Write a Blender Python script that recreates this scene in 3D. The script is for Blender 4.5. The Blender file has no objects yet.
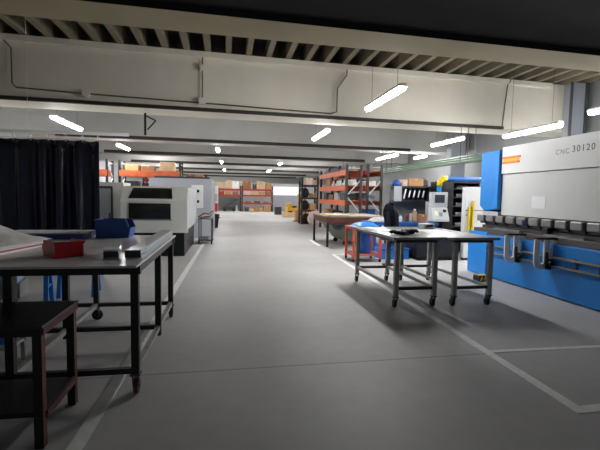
import bpy, bmesh, math, random
from mathutils import Vector, Matrix
random.seed(7)
SC = bpy.context.scene
COL = SC.collection
PI = math.pi

# ------------------------------------------------------------------ materials
def lin(c):
    c = c / 255.0
    return c / 12.92 if c <= 0.04045 else ((c + 0.055) / 1.055) ** 2.4

MATS = {}
def mat(name, rgb, rough=0.5, metal=0.0, var=0.08, scale=6.0, spec=0.5, bump=0.0, alpha=1.0):
    if name in MATS:
        return MATS[name]
    m = bpy.data.materials.new(name); m.use_nodes = True
    nt = m.node_tree; b = nt.nodes['Principled BSDF']
    col = tuple(lin(v) for v in rgb)
    tc = nt.nodes.new('ShaderNodeTexCoord')
    n = nt.nodes.new('ShaderNodeTexNoise'); n.inputs['Scale'].default_value = scale
    n.inputs['Detail'].default_value = 4.0
    nt.links.new(tc.outputs['Object'], n.inputs['Vector'])
    r = nt.nodes.new('ShaderNodeValToRGB')
    r.color_ramp.elements[0].position = 0.3; r.color_ramp.elements[1].position = 0.7
    r.color_ramp.elements[0].color = tuple(v * (1 - var) for v in col) + (1,)
    r.color_ramp.elements[1].color = tuple(min(1, v * (1 + var)) for v in col) + (1,)
    nt.links.new(n.outputs['Fac'], r.inputs['Fac'])
    nt.links.new(r.outputs['Color'], b.inputs['Base Color'])
    b.inputs['Roughness'].default_value = rough
    b.inputs['Metallic'].default_value = metal
    b.inputs['Specular IOR Level'].default_value = spec
    if alpha < 1: b.inputs['Alpha'].default_value = alpha
    if bump:
        bp = nt.nodes.new('ShaderNodeBump'); bp.inputs['Strength'].default_value = bump
        bp.inputs['Distance'].default_value = 0.01
        nt.links.new(n.outputs['Fac'], bp.inputs['Height'])
        nt.links.new(bp.outputs['Normal'], b.inputs['Normal'])
    MATS[name] = m
    return m

def emit(name, rgb, strength):
    m = bpy.data.materials.new(name); m.use_nodes = True
    b = m.node_tree.nodes['Principled BSDF']
    b.inputs['Base Color'].default_value = (.9, .9, .9, 1)
    b.inputs['Emission Color'].default_value = tuple(lin(v) for v in rgb) + (1,)
    b.inputs['Emission Strength'].default_value = strength
    return m

def floor_material():
    m = bpy.data.materials.new('polished concrete'); m.use_nodes = True
    nt = m.node_tree; N = nt.nodes; L = nt.links; b = N['Principled BSDF']
    tc = N.new('ShaderNodeTexCoord')
    n1 = N.new('ShaderNodeTexNoise'); n1.inputs['Scale'].default_value = 0.55; n1.inputs['Detail'].default_value = 5
    n2 = N.new('ShaderNodeTexNoise'); n2.inputs['Scale'].default_value = 7.0; n2.inputs['Detail'].default_value = 6
    for n in (n1, n2): L.new(tc.outputs['Object'], n.inputs['Vector'])
    r1 = N.new('ShaderNodeValToRGB')
    r1.color_ramp.elements[0].position = .3; r1.color_ramp.elements[1].position = .72
    a = [lin(v) for v in FLOOR]; 
    r1.color_ramp.elements[0].color = (a[0]*.86, a[1]*.86, a[2]*.86, 1)
    r1.color_ramp.elements[1].color = (a[0]*1.1, a[1]*1.1, a[2]*1.1, 1)
    L.new(n1.outputs['Fac'], r1.inputs['Fac'])
    r2 = N.new('ShaderNodeValToRGB')
    r2.color_ramp.elements[0].color = (.88, .88, .88, 1); r2.color_ramp.elements[1].color = (1.08, 1.08, 1.08, 1)
    L.new(n2.outputs['Fac'], r2.inputs['Fac'])
    mx = N.new('ShaderNodeMix'); mx.data_type = 'RGBA'; mx.blend_type = 'MULTIPLY'; mx.inputs['Factor'].default_value = 1
    L.new(r1.outputs['Color'], mx.inputs['A']); L.new(r2.outputs['Color'], mx.inputs['B'])
    # saw-cut joints across the hall every 6 m
    sp = N.new('ShaderNodeSeparateXYZ'); L.new(tc.outputs['Object'], sp.inputs[0])
    ad = N.new('ShaderNodeMath'); ad.operation = 'ADD'; ad.inputs[1].default_value = 20.6; sk = N.new('ShaderNodeMath'); sk.operation = 'MULTIPLY_ADD'; sk.inputs[1].default_value = -.02; L.new(sp.outputs['X'], sk.inputs[0]); L.new(sp.outputs['Y'], sk.inputs[2]); L.new(sk.outputs[0], ad.inputs[0])
    wv = N.new('ShaderNodeMath'); wv.operation = 'MODULO'; wv.inputs[1].default_value = 6.0; L.new(ad.outputs[0], wv.inputs[0])
    lt = N.new('ShaderNodeMath'); lt.operation = 'LESS_THAN'; lt.inputs[1].default_value = 0.02; L.new(wv.outputs[0], lt.inputs[0])
    mu = N.new('ShaderNodeMath'); mu.operation = 'MULTIPLY'; mu.inputs[1].default_value = 0.45; L.new(lt.outputs[0], mu.inputs[0])
    m2 = N.new('ShaderNodeMix'); m2.data_type = 'RGBA'; L.new(mu.outputs[0], m2.inputs['Factor'])
    L.new(mx.outputs['Result'], m2.inputs['A']); m2.inputs['B'].default_value = (.03, .03, .032, 1)
    L.new(m2.outputs['Result'], b.inputs['Base Color'])
    rr = N.new('ShaderNodeMapRange'); rr.inputs['To Min'].default_value = .42; rr.inputs['To Max'].default_value = .6
    L.new(n1.outputs['Fac'], rr.inputs['Value']); L.new(rr.outputs['Result'], b.inputs['Roughness'])
    b.inputs['Specular IOR Level'].default_value = .28
    return m
FLOOR = (190, 189, 188)

cream = mat('cream painted concrete', (228, 222, 208), .75, 0, .05, 1.2)
warmcream = mat('yellowed cream paint', (190, 177, 144), .75, 0, .06, 1.2)
greypaint = mat('grey painted concrete', (196, 196, 193), .75, 0, .05, 1.0)
bluegrey = mat('blue grey wall paint', (148, 152, 160), .7, 0, .05, .8)
wallgrey = mat('pale grey wall paint', (186, 188, 188), .8, 0, .06, .7)
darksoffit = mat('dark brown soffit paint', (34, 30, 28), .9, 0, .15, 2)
darkslab = mat('dark slab boards', (52, 44, 40), .9, 0, .2, 3)
ribpaint = mat('beige rib paint', (130, 120, 100), .8, 0, .1, 2)
beamstrip = mat('dark brown beam strip', (52, 44, 38), .6, 0, .1, 5)  # dark brown strip along the lower front edge of each beam
black = mat('black steel', (17, 17, 18), .45, 0, .15, 9)
blackrub = mat('black rubber', (20, 20, 20), .7, 0, .1, 12)
rust = mat('rust brown steel', (92, 54, 44), .6, .2, .25, 12)
steel = mat('bare steel plate', (210, 210, 210), .3, .1, .06, 3, .6)
brightsteel = mat('bright steel plate', (138, 140, 142), .28, .3, .06, 3)
tube = mat('weathered steel tube', (164, 162, 157), .45, .4, .15, 9)
galv = mat('galvanised sheet', (186, 192, 200), .32, .6, .08, 8)
darksteel = mat('dark tool steel', (72, 72, 74), .42, .5, .15, 10)
midsteel = mat('grey tool steel', (132, 132, 132), .4, .4, .12, 10)
white = mat('white enamel', (232, 233, 233), .35, 0, .02, 3)
offwhite = mat('off white enamel', (236, 239, 233), .4, 0, .02, 3)
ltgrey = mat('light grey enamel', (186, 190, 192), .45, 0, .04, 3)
lav = mat('lavender grey enamel', (170, 173, 184), .45, 0, .03, 3)
midgrey = mat('mid grey enamel', (128, 132, 134), .5, 0, .05, 3)
dkgrey = mat('dark grey enamel', (64, 66, 70), .5, 0, .08, 3)
blue = mat('machine blue enamel', (14, 128, 214), .4, 0, .05, 2)
blue2 = mat('bright blue enamel', (20, 140, 232), .35, 0, .05, 2)
navyplastic = mat('dark blue plastic', (32, 82, 164), .45, 0, .08, 6)
bluewood = mat('blue painted bench', (34, 92, 168), .5, 0, .1, 5)
trestleblue = mat('trestle blue paint', (36, 124, 214), .45, 0, .1, 6)
redplastic = mat('red plastic', (196, 24, 40), .4, 0, .06, 6)
navycloth = mat('navy welding curtain vinyl', (28, 31, 50), .26, 0, .15, 4)
jacketcloth = mat('dark navy cloth', (24, 26, 38), .85, 0, .2, 14, .3, .4)
orange = mat('rack orange paint', (226, 112, 70), .5, 0, .12, 5)
redbeam = mat('rack red paint', (168, 62, 48), .5, 0, .15, 5)
trolleyor = mat('trolley orange paint', (228, 92, 66), .45, 0, .08, 6)
upright = mat('rack upright dark paint', (44, 40, 42), .5, 0, .2, 8)
card = mat('cardboard', (196, 148, 104), .85, 0, .1, 5)
card2 = mat('pale cardboard', (214, 182, 146), .85, 0, .1, 5)
card3 = mat('brown cardboard', (158, 112, 80), .85, 0, .1, 5)
tape = mat('packing tape', (206, 180, 140), .3, 0, .05, 5)
wood = mat('pallet timber', (176, 132, 92), .8, 0, .2, 7)
darkwood = mat('brown red timber', (116, 66, 56), .7, 0, .2, 6)
greentarp = mat('grey green painted skip', (112, 120, 108), .6, 0, .15, 4)
film = mat('white plastic film', (250, 246, 244), .3, 0, .03, 20, .6, .3)
redsheet = mat('red edged sheets', (190, 90, 96), .5, 0, .1, 8)
paper = mat('white paper', (240, 241, 242), .6, 0, .01, 3)
yellow = mat('yellow paint', (240, 205, 30), .45, 0, .05, 6)
yellow2 = mat('ochre yellow paint', (222, 170, 50), .5, 0, .1, 6)
glassdark = mat('dark green machine window', (34, 38, 30), .12, 0, .1, 2, .6)
screenm = mat('dark screen', (62, 66, 76), .15, 0, .05, 2, .6)
greenpipe = mat('pale green pipe', (116, 140, 122), .5, 0, .08, 4)
linepaint = mat('worn white floor paint', (240, 240, 238), .5, 0, .1, 14)
greylock = mat('grey zinc conduit', (104, 98, 90), .4, .4, .1, 9)
pink = mat('pink white sacking', (222, 200, 192), .7, 0, .08, 9, .4, .4)
logor = mat('logo orange', (236, 128, 36), .4, 0, .02, 3)
logoy = mat('logo yellow', (244, 190, 60), .4, 0, .02, 3)
inkd = mat('dark grey lettering', (92, 94, 98), .6, 0, .05, 9)
inkl = mat('worn grey lettering', (150, 152, 155), .6, 0, .1, 20)
clearblue = mat('pale blue plastic tub', (150, 176, 206), .3, 0, .06, 6)
brownjar = mat('brown glass', (120, 62, 40), .25, 0, .1, 6)
redlamp = mat('red lamp lens', (220, 40, 60), .3, 0, .05, 6)
greencloth = mat('green tape', (70, 150, 90), .6, 0, .1, 6)
LAMP = emit('led diffuser', (252, 251, 250), 34.0)
FROST = emit('frosted daylight pane', (196, 212, 240), .14)
TRANS = emit('translucent door slats in daylight', (240, 244, 250), .13)
DAY = emit('daylight pane', (235, 242, 255), 3.2)

# ------------------------------------------------------------------ geometry
class MB:
    def __init__(s): s.bm = bmesh.new()
    def box(s, c, d, rz=0, M=None, taper=1.0):
        vs = []
        for z in (-1, 1):
            k = taper if z > 0 else 1
            for x, y in ((-1, -1), (1, -1), (1, 1), (-1, 1)):
                v = Vector((x*d[0]/2*k, y*d[1]/2*k, z*d[2]/2))
                if rz: v = Matrix.Rotation(rz, 3, 'Z') @ v
                if M: v = M @ v
                vs.append(s.bm.verts.new(v + Vector(c)))
        for f in ((3,2,1,0), (4,5,6,7), (0,1,5,4), (1,2,6,5), (2,3,7,6), (3,0,4,7)):
            s.bm.faces.new([vs[i] for i in f])
        return s
    def b2(s, x0, x1, y0, y1, z0, z1):
        return s.box(((x0+x1)/2, (y0+y1)/2, (z0+z1)/2), (abs(x1-x0), abs(y1-y0), abs(z1-z0)))
    def bar(s, p, q, w, h=None):            # square bar between two points
        p, q = Vector(p), Vector(q); h = h or w
        d = q - p; M = d.to_track_quat('Z', 'Y').to_matrix()
        return s.box((p+q)/2, (w, h, d.length), M=M)
    def cyl(s, p, q, r, r2=None, n=14):
        p, q = Vector(p), Vector(q); d = q - p
        r2 = r if r2 is None else r2
        M = d.to_track_quat('Z', 'Y').to_matrix()
        a = [s.bm.verts.new(p + M @ Vector((r*math.cos(2*PI*i/n), r*math.sin(2*PI*i/n), 0))) for i in range(n)]
        b = [s.bm.verts.new(q + M @ Vector((r2*math.cos(2*PI*i/n), r2*math.sin(2*PI*i/n), 0))) for i in range(n)]
        for i in range(n):
            j = (i+1) % n; s.bm.faces.new((a[i], a[j], b[j], b[i]))
        s.bm.faces.new(a[::-1]); s.bm.faces.new(b)
        return s
    def tube(s, pts, r, n=8):               # round pipe through points, mitred rings
        pts = [Vector(p) for p in pts]; rings = []
        for i, p in enumerate(pts):
            d = (pts[min(i+1, len(pts)-1)] - pts[max(i-1, 0)]).normalized()
            M = d.to_track_quat('Z', 'Y').to_matrix()
            rings.append([s.bm.verts.new(p + M @ Vector((r*math.cos(2*PI*k/n), r*math.sin(2*PI*k/n), 0))) for k in range(n)])
        for a, b in zip(rings, rings[1:]):
            best = min(range(n), key=lambda o: sum((a[k].co - b[(k+o) % n].co).length for k in range(0, n, 2)))
            for k in range(n):
                s.bm.faces.new((a[k], a[(k+1) % n], b[(k+1+best) % n], b[(k+best) % n]))
        s.bm.faces.new(rings[0][::-1]); s.bm.faces.new(rings[-1])
        return s
    def prism(s, poly, a, b, axis='x'):     # extrude 2D polygon along an axis; poly in the two other axes order
        def P(u, v, t):
            return {'x': (t, u, v), 'y': (u, t, v), 'z': (u, v, t)}[axis]
        A = [s.bm.verts.new(P(u, v, a)) for u, v in poly]
        B = [s.bm.verts.new(P(u, v, b)) for u, v in poly]
        n = len(poly)
        for i in range(n):
            j = (i+1) % n; s.bm.faces.new((A[i], A[j], B[j], B[i]))
        s.bm.faces.new(A[::-1]); s.bm.faces.new(B)
        return s
    def lathe(s, prof, c=(0,0,0), n=20):
        rings = []
        for r, z in prof:
            rings.append([s.bm.verts.new((c[0]+r*math.cos(2*PI*i/n), c[1]+r*math.sin(2*PI*i/n), c[2]+z)) for i in range(n)])
        for a, b in zip(rings, rings[1:]):
            for i in range(n):
                j = (i+1) % n; s.bm.faces.new((a[i], a[j], b[j], b[i]))
        s.bm.faces.new(rings[0][::-1]); s.bm.faces.new(rings[-1])
        return s
    def sheet(s, f, nu, nv, thick=0.01):    # closed slab over a grid function f(u,v)->Vector
        T = [[s.bm.verts.new(f(i/nu, j/nv)) for j in range(nv+1)] for i in range(nu+1)]
        s.bm.normal_update()
        for i in range(nu):
            for j in range(nv):
                s.bm.faces.new((T[i][j], T[i+1][j], T[i+1][j+1], T[i][j+1]))
        s.bm.normal_update()
        bmesh.ops.solidify(s.bm, geom=s.bm.faces[:], thickness=thick)
        return s
    def ob(s, name, m, parent=None, bevel=0.0, smooth=False, sub=0, loc=None):
        bmesh.ops.recalc_face_normals(s.bm, faces=s.bm.faces[:])
        me = bpy.data.meshes.new(name); s.bm.to_mesh(me); s.bm.free()
        for mm in (m if isinstance(m, list) else [m]): me.materials.append(mm)
        o = bpy.data.objects.new(name, me); COL.objects.link(o)
        if parent:
            o.parent = parent
        if loc: o.location = loc
        if smooth:
            for p in me.polygons: p.use_smooth = True
        if bevel:
            bv = o.modifiers.new('edge', 'BEVEL'); bv.width = bevel; bv.segments = 2
            bv.limit_method = 'ANGLE'; bv.angle_limit = .6
        if sub:
            sm = o.modifiers.new('sub', 'SUBSURF'); sm.levels = sub; sm.render_levels = sub
        return o

def tag(o, label, cat, group=None, kind=None):
    o['label'] = label; o['category'] = cat
    if group: o['group'] = group
    if kind: o['kind'] = kind
    return o
def thing(name, label, cat, loc=(0,0,0), rz=0, group=None):
    o = bpy.data.objects.new(name, None); COL.objects.link(o)
    o.empty_display_size = .1
    o.location = loc; o.rotation_euler = (0, 0, rz)
    return tag(o, label, cat, group)
def struct(o):
    o['kind'] = 'structure'; return o
def copy_tree(o, parent=None):
    c = o.copy(); COL.objects.link(c)
    if parent: c.parent = parent
    for ch in list(o.children): copy_tree(ch, c)
    return c

# ------------------------------------------------------------------ camera
cam = bpy.data.objects.new('camera', bpy.data.cameras.new('camera')); COL.objects.link(cam)
R = ((0.98479216, -0.0057236, -0.17364226), (-0.17280636, 0.07101631, -0.98239231), (0.01795426, 0.99745873, 0.06894723))
M4 = Matrix(R).to_4x4(); M4.translation = Vector((0, 0, 1.45)); cam.matrix_world = M4
cam.data.sensor_width = 36; cam.data.lens = 415 * 36 / 600
cam.data.clip_start = .05; cam.data.clip_end = 200
SC.camera = cam

# ------------------------------------------------------------------ the hall
XL, XR, YF, YB = -9.0, 10.5, -4.0, 53.0
struct(MB().b2(XL-.3, XR+.3, YF-.3, YB+.3, -.2, 0).ob('floor', floor_material()))
struct(MB().b2(XL-.3, XL, YF, YB, 0, 5.6).ob('wall_left', wallgrey))
struct(MB().b2(XR, XR+.3, YF, YB, 0, 5.6).ob('wall_right', mat('mid grey wall paint', (140, 142, 142), .8, 0, .06, .7)))
struct(MB().b2(XL, XR, YB, YB+.3, 0, 5.6).ob('wall_back', mat('off white wall paint', (222, 222, 218), .8, 0, .04, .7)))
mb = MB().b2(XL, XR, 4.99, YB, 5.25, 5.5)
o = struct(mb.ob('ceiling', darkslab))
mb = MB(); x = XL + .2
while x < XR:
    mb.box((x, 29.0, 5.06), (.13, 47.6, .38)); x += .49
struct(mb.ob('ceiling_ribs', ribpaint))
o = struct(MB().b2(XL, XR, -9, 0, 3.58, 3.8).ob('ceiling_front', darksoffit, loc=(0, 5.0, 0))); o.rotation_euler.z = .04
# beams across the hall (the cross lines run about three degrees off square with the aisle)
SKEW = .045
def beam(y, w, z0=3.5, z1=4.87, m=cream, dark=True, h=.09):
    o = struct(MB().b2(XL, XR, 0, w, z0, z1).ob('beam', m, loc=(0, y, 0))); o.rotation_euler.z = SKEW
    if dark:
        o = struct(MB().b2(-6.1, 7.8, -.05, .03, z0-.03, z0+h-.03).ob('beam_trim', beamstrip, loc=(0, y, 0))); o.rotation_euler.z = SKEW
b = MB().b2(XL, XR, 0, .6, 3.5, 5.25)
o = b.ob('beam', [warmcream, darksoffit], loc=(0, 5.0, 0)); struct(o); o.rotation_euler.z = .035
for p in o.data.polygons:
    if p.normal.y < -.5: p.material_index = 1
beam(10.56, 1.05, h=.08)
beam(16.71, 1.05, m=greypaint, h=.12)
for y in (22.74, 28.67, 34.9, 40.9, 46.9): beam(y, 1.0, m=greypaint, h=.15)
o = struct(MB().b2(XL, 9.3, -.1, 0, 4.74, 4.865).ob('beam_ledge', cream, loc=(0, 10.56, 0))); o.rotation_euler.z = SKEW
# column on the right
struct(MB().b2(9.75, 10.25, 10.65, 10.93, 0, 4.86).ob('column', bluegrey))
struct(MB().b2(9.70, 9.75, 10.59, 10.65, 0, 4.86).ob('column_pipe', dkgrey))
struct(MB().b2(10.2, 10.26, 10.59, 10.65, 0, 4.86).ob('column_pipe', dkgrey))
struct(MB().b2(9.3, 9.95, 16.3, 16.71, 0, 4.86).ob('column', bluegrey))
# painted floor lines
def line(name, p, q, w=.09):
    p, q = Vector((*p, .002)), Vector((*q, .002)); d = (q-p)
    return struct(MB().box((p+q)/2, (d.length, w, .003), rz=math.atan2(d.y, d.x)).ob(name, linepaint))
line('trim_1', (2.42, 2.37), (2.64, 10.1))
line('trim_6', (2.64, 10.06), (3.3, 10.1))
line('trim_2', (2.46, 2.415), (6.5, 2.49))
line('trim_3', (2.5, 3.5), (4.7, 3.48), .06)
line('trim_4', (-.86, 1.2), (-.50, 24))
line('trim_5', (2.70, 11.9), (2.74, 13.6))
# rear wall: roller door and windows
d = struct(MB().b2(4.2, 7.3, 39.9, 40, 0, 2.5).ob('door_1', lav))
mb = MB()
for k in range(6): mb.b2(4.3, 7.2, 39.86, 39.9, 1.52 + k*.14, 1.645 + k*.14)
struct(mb.ob('door_slats', TRANS, d))
w = struct(MB().b2(-8.5, -6.6, 52.92, 53, 2.75, 3.45).ob('window_1', white))
struct(MB().b2(-8.42, -7.58, 52.9, 52.93, 2.82, 3.38).b2(-7.52, -6.68, 52.9, 52.93, 2.82, 3.38).ob('pane', DAY, w))

for k, ya in enumerate((5.65,)):
    w = struct(MB().b2(XR-.08, XR, ya, ya+4.6, 2.5, 4.6).ob('window_%d' % (k+2), bluegrey))
    mb = MB()
    for j in range(3): mb.b2(XR-.1, XR-.075, ya+.1+j*1.5, ya+1.5+j*1.5, 2.6, 4.5)
    struct(mb.ob('pane', FROST, w))

# ------------------------------------------------------------------ lamps
BEAMS = ((4.9, .7), (10.56, 1.05), (16.71, 1.05), (22.74, 1), (28.67, 1), (34.9, 1), (40.9, 1), (46.9, 1))
def lamp(x, y0, y1, label, z=3.4, top=5.25):
    L = y1 - y0; yc = (y0+y1)/2
    t = thing('batten_lamp', label, 'lamp', (x, yc, z), 0, 'LED batten lamps hanging over the hall')
    MB().prism([(-.075, 0), (.075, 0), (.055, .06), (-.055, .06)], -L/2, L/2, 'y').ob('housing', white, t)
    MB().prism([(-.07, -.001), (-.06, -.045), (-.03, -.07), (.03, -.07), (.06, -.045), (.07, -.001)], -L/2+.03, L/2-.03, 'y').ob('diffuser', LAMP, t)
    for s in (-.36, .36):
        yy = yc + s*L; zt = top
        for yb, wb in BEAMS:
            yb += SKEW*x
            if yb - .06 < yy < yb + wb: zt = 3.5
        MB().cyl((0, s*L, .06), (0, s*L, zt-z), .004, n=6).ob('suspension_wire', dkgrey, t)
lamp(3.02, 6.98, 8.85, 'large bright batten lamp hanging in front of the cream beam, above the aisle')
lamp(-4.44, 11.8, 13.9, 'batten lamp hanging above the top of the navy welding curtain')
lamp(7.2, 8.1, 10.0, 'long batten lamp hanging just above the white top panel of the press brake', 3.14)
lamp(7.8, 6.0, 8.0, 'batten lamp cut off by the right edge of the photo, beside the column')
lamp(2.88, 11.9, 13.9, 'batten lamp over the aisle behind the cream beam, left of the orange rack top')
lamp(7.34, 12.2, 14.2, 'batten lamp above the pale green pipes and the black tool cabinet')
lamp(7.45, 17.65, 20.1, 'batten lamp hanging above the stacked goods end of the orange rack')
lamp(-4.3, 17.75, 19.6, 'small batten lamp above the orange rack behind the laser cutter')
lamp(8.9, 17.8, 18.9, 'short batten lamp far right, half hidden behind the green pipes')
lamp(-.4, 17.9, 19.0, 'small lamp above the vanishing aisle, nearest and highest of three in a row')
lamp(-.33, 24.6, 25.6, 'small lamp above the vanishing aisle, middle one of three in a row')
lamp(-.2, 32.0, 33.2, 'small lamp above the vanishing aisle, farthest and lowest of three in a row')
lamp(3.15, 24.6, 25.5, 'small lamp glowing over the yellow truck and the roller door')
lamp(-5.85, 32.2, 34.6, 'far lamp glowing over the left hand racks near the bright rear window')
lamp(3.2, 31.5, 33.5, 'faint far lamp over the right half of the rear rack')

for x in (-4.4, 5.6):
    for y0 in (26.2, 32.4, 36.8, 43.0):  # added lamps, hidden behind the beams, to brighten the far hall
        lamp(x, y0+.2, y0+1.5, 'added batten lamp, unseen between the far ceiling beams, brightening the hall end', 4.25)

for y0 in (36.8, 43.0, 48.6):  # further added lamps out of view, lighting the hall end
    lamp(.6, y0+.2, y0+1.5, 'added batten lamp, unseen between the far ceiling beams, brightening the hall end', 4.25)

# conduit on the second beam
t = thing('conduit_pipe', 'thin zinc conduit with junction boxes running over the cream beam', 'pipe', (0, 10.505, 0), .045)
Y = 0
def face(px, py):  # picture point on the beam face turned into metres (x, z)
    return None
MB().tube([(-4.82, Y, 4.86), (-4.82, Y, 4.74), (-4.68, Y, 4.58), (-4.68, Y, 3.82), (-4.6, Y, 3.74), (-3.18, Y, 3.70)], .017).ob('pipe_run', greylock, t)
MB().tube([(-3.18, Y, 3.70), (-.6, Y, 3.66), (2.65, Y, 3.60), (2.8, Y, 3.66), (2.8, Y, 4.25), (3.05, Y, 4.6), (3.05, Y, 4.86)], .017).ob('pipe_run', greylock, t)
MB().tube([(-.6, Y, 3.66), (-.6, Y, 4.86)], .016).ob('pipe_run', greylock, t)
MB().cyl((-3.18, -.05, 3.70), (-3.18, .055, 3.70), .09, n=8).ob('junction_box', cream, t)
MB().b2(-.68, -.52, -.05, .055, 3.62, 3.78).ob('junction_box', cream, t)
MB().b2(-.66, -.54, -.04, .055, 4.42, 4.56).ob('junction_box', cream, t)
t = thing('cable_drop', 'grey cable running straight down the right part of the cream beam', 'cable', (7.85, 10.885, 3.48), .045)
MB().tube([(-.12, -.02, 0), (-.06, -.02, .7), (0, -.02, 1.25), (0, -.12, 1.3), (0, -.12, 1.38)], .016).ob('cable_run', greylock, t)
# bracket under beam
t = thing('hanging_bracket', 'black triangular steel bracket hanging under the beam above the laser cutter', 'bracket', (-2.07, 11.3, 3.5))
MB().b2(-.025, .025, -.025, .025, -.56, 0).ob('post', black, t)
MB().bar((0, 0, -.06), (.26, 0, -.18), .035).bar((.26, 0, -.18), (.05, 0, -.42), .03).ob('arm', black, t)

# ------------------------------------------------------------------ casters and tables
def caster(parent, x, y, r=.05, wm=blackrub, turned=False):
    c = MB().box((x, y, .1+r*.9), (.07, .07, .012)).bar((x-.022, y, .1+r*.8), (x-.022+.0, y+.03, r), .006, .05).bar((x+.022, y, .1+r*.8), (x+.022, y+.03, r), .006, .05).ob('caster', darksteel, parent)
    d = (0, .017) if turned else (.017, 0)
    MB().cyl((x-d[0], y+.03-d[1], r), (x+d[0], y+.03+d[1], r), r, n=18).ob('wheel', wm, c, .004)
    return c

# big workbench on the left
t = thing('workbench', 'long steel topped workbench with black frame and casters on the left', 'workbench', (0, 0, 0))
MB().b2(-2.55, -.60, 2.93, 5.12, .945, .96).ob('tabletop', steel, t, .003)
mb = MB()
for y in (3.07, 4.96): mb.b2(-2.36, -.60, y-.025, y+.025, .88, .944)
for x in (-2.3, -1.45, -.64): mb.b2(x-.025, x+.025, 3.04, 4.99, .88, .942)
mb.ob('top_frame', black, t)
for x in (-2.3, -1.45, -.64):
    for y in (3.07, 4.07, 4.96):
        MB().b2(x-.027, x+.027, y-.027, y+.027, .10 if y == 4.07 else .15, .88).ob('leg', black, t, .003)
        if y != 4.07: caster(t, x, y, .058, rust if x == -.64 and y < 4 else blackrub, x == -1.45 and y > 4)
for y in (3.07, 4.07, 4.96):
    MB().b2(-2.3, -.64, y-.02, y+.02, .16, .20).ob('cross_rail', black, t)
for x in (-2.3, -1.45, -.64):
    MB().b2(x-.02, x+.02, 3.07, 4.96, .161, .201).ob('side_rail', tube, t)
# small table, front left
t = thing('side_table', 'small black steel table with a lower shelf and rust brown legs at bottom left', 'table', (0, 0, 0))
MB().b2(-1.75, -1.0, 2.45, 3.03, .695, .71).ob('tabletop', mat('worn black table top', (46, 46, 48), .28, 0, .15, 4), t, .002)
mb = MB(); mb.b2(-1.74, -1.01, 2.46, 2.5, .65, .695).b2(-1.74, -1.01, 2.98, 3.02, .65, .695).b2(-1.74, -1.70, 2.46, 3.02, .65, .695); mb.ob('apron', black, t)
MB().b2(-1.05, -1.0, 2.47, 3.01, .655, .6949).ob('edge_rail', rust, t)
for x in (-1.71, -1.035):
    for y in (2.49, 2.985):
        o = MB().b2(x-.025, x+.025, y-.025, y+.025, 0, .65).ob('leg', [black, rust], t, .002)
        for p in o.data.polygons:
            if p.normal.x > .5: p.material_index = 1
MB().b2(-1.72, -1.03, 2.5, 2.97, .17, .2).ob('shelf', black, t)
MB().b2(-1.025, -1.0, 2.5, 2.975, .165, .205).ob('shelf_rail', rust, t)

# twin rolling tables on the right
def roll_table(x0, x1, y0, y1, label, lx, ly):
    t = thing('rolling_table', label, 'table', (0, 0, 0), 0, 'rolling steel tables in front of the press brake')
    MB().b2(x0, x1, y0, y1, .91, .945).ob('tabletop', brightsteel, t, .003)
    MB().b2(lx[0]-.02, lx[1]+.02, ly[0]-.02, ly[0]+.02, .87, .909).b2(lx[0]-.02, lx[1]+.02, ly[1]-.02, ly[1]+.02, .87, .909).b2(lx[0]-.019, lx[0]+.02, ly[0], ly[1], .87, .908).b2(lx[1]-.02, lx[1]+.019, ly[0], ly[1], .87, .908).ob('top_frame', black, t)
    for x in lx:
        for y in ly:
            MB().b2(x-.03, x+.03, y-.03, y+.03, .15, .87).ob('leg', tube, t, .004)
            caster(t, x, y, .052)
    for y in ly: MB().b2(lx[0], lx[1], y-.02, y+.02, .24, .28).ob('cross_rail', black if y < 6 else darksteel, t)
    for x in lx: MB().b2(x-.02, x+.02, ly[0], ly[1], .241, .281).ob('side_rail', tube, t)
    return t
roll_table(2.12, 2.84, 5.02, 6.85, 'bright steel rolling table with dark gloves on it, nearer the aisle', (2.2, 2.74), (5.1, 6.75))
roll_table(2.86, 3.61, 4.98, 6.9, 'bright steel rolling table right beside the blue press brake', (3.02, 3.54), (5.08, 6.8))

# ------------------------------------------------------------------ on the workbench
ZT = .96
def stacking_bin(name, label, m, L, W, Hh, loc, rz):
    """open-fronted picking bin, opening towards local +x"""
    t = thing(name, label, 'bin', loc, rz)
    th = .006
    prof = [(-L/2, 0), (L/2-.03, 0), (L/2, Hh*.55), (L/2-.05, Hh), (-L/2-.0, Hh)]
    MB().prism(prof, -W/2, -W/2+th, 'y').prism(prof, W/2-th, W/2, 'y').b2(-L/2, L/2-.03, -W/2+th, W/2-th, 0, th).b2(-L/2, -L/2+th, -W/2+th, W/2-th, th, Hh).prism([(L/2-.03, 0), (L/2-.03+th, 0), (L/2, Hh*.55), (L/2-th, Hh*.55)], -W/2+th, W/2-th, 'y').ob('body', m, t)
    MB().b2(-L/2-.008, L/2-.055, -W/2-.008, -W/2, Hh-.02, Hh).b2(-L/2-.008, L/2-.055, W/2, W/2+.008, Hh-.02, Hh).b2(-L/2-.008, -L/2, -W/2, W/2, Hh-.02, Hh).ob('rim', m, t)
    return t
stacking_bin('red_bin', 'red plastic picking bin on the steel workbench', redplastic, .27, .2, .12, (-1.25, 3.46, ZT), PI*.72)
stacking_bin('blue_bin', 'dark blue plastic picking bin at the far edge of the workbench', navyplastic, .36, .28, .2, (-1.22, 4.93, ZT), 0)
t = thing('long_profile', 'long galvanised steel profile lying along the right edge of the workbench', 'steel profile', (-.70, 4.25, ZT), .0)
MB().prism([(-.06, 0), (.06, 0), (.06, .03), (.075, .03), (.075, .034), (.056, .034), (.056, .06), (-.06, .06)], -.95, .9, 'y').ob('channel', galv, t)
MB().b2(-.058, .054, -.953, -.951, .003, .057).ob('end_face', dkgrey, t)
t = thing('short_profile', 'short folded metal channel beside the long galvanised profile', 'steel profile', (-.885, 3.43, ZT), .2)
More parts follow.
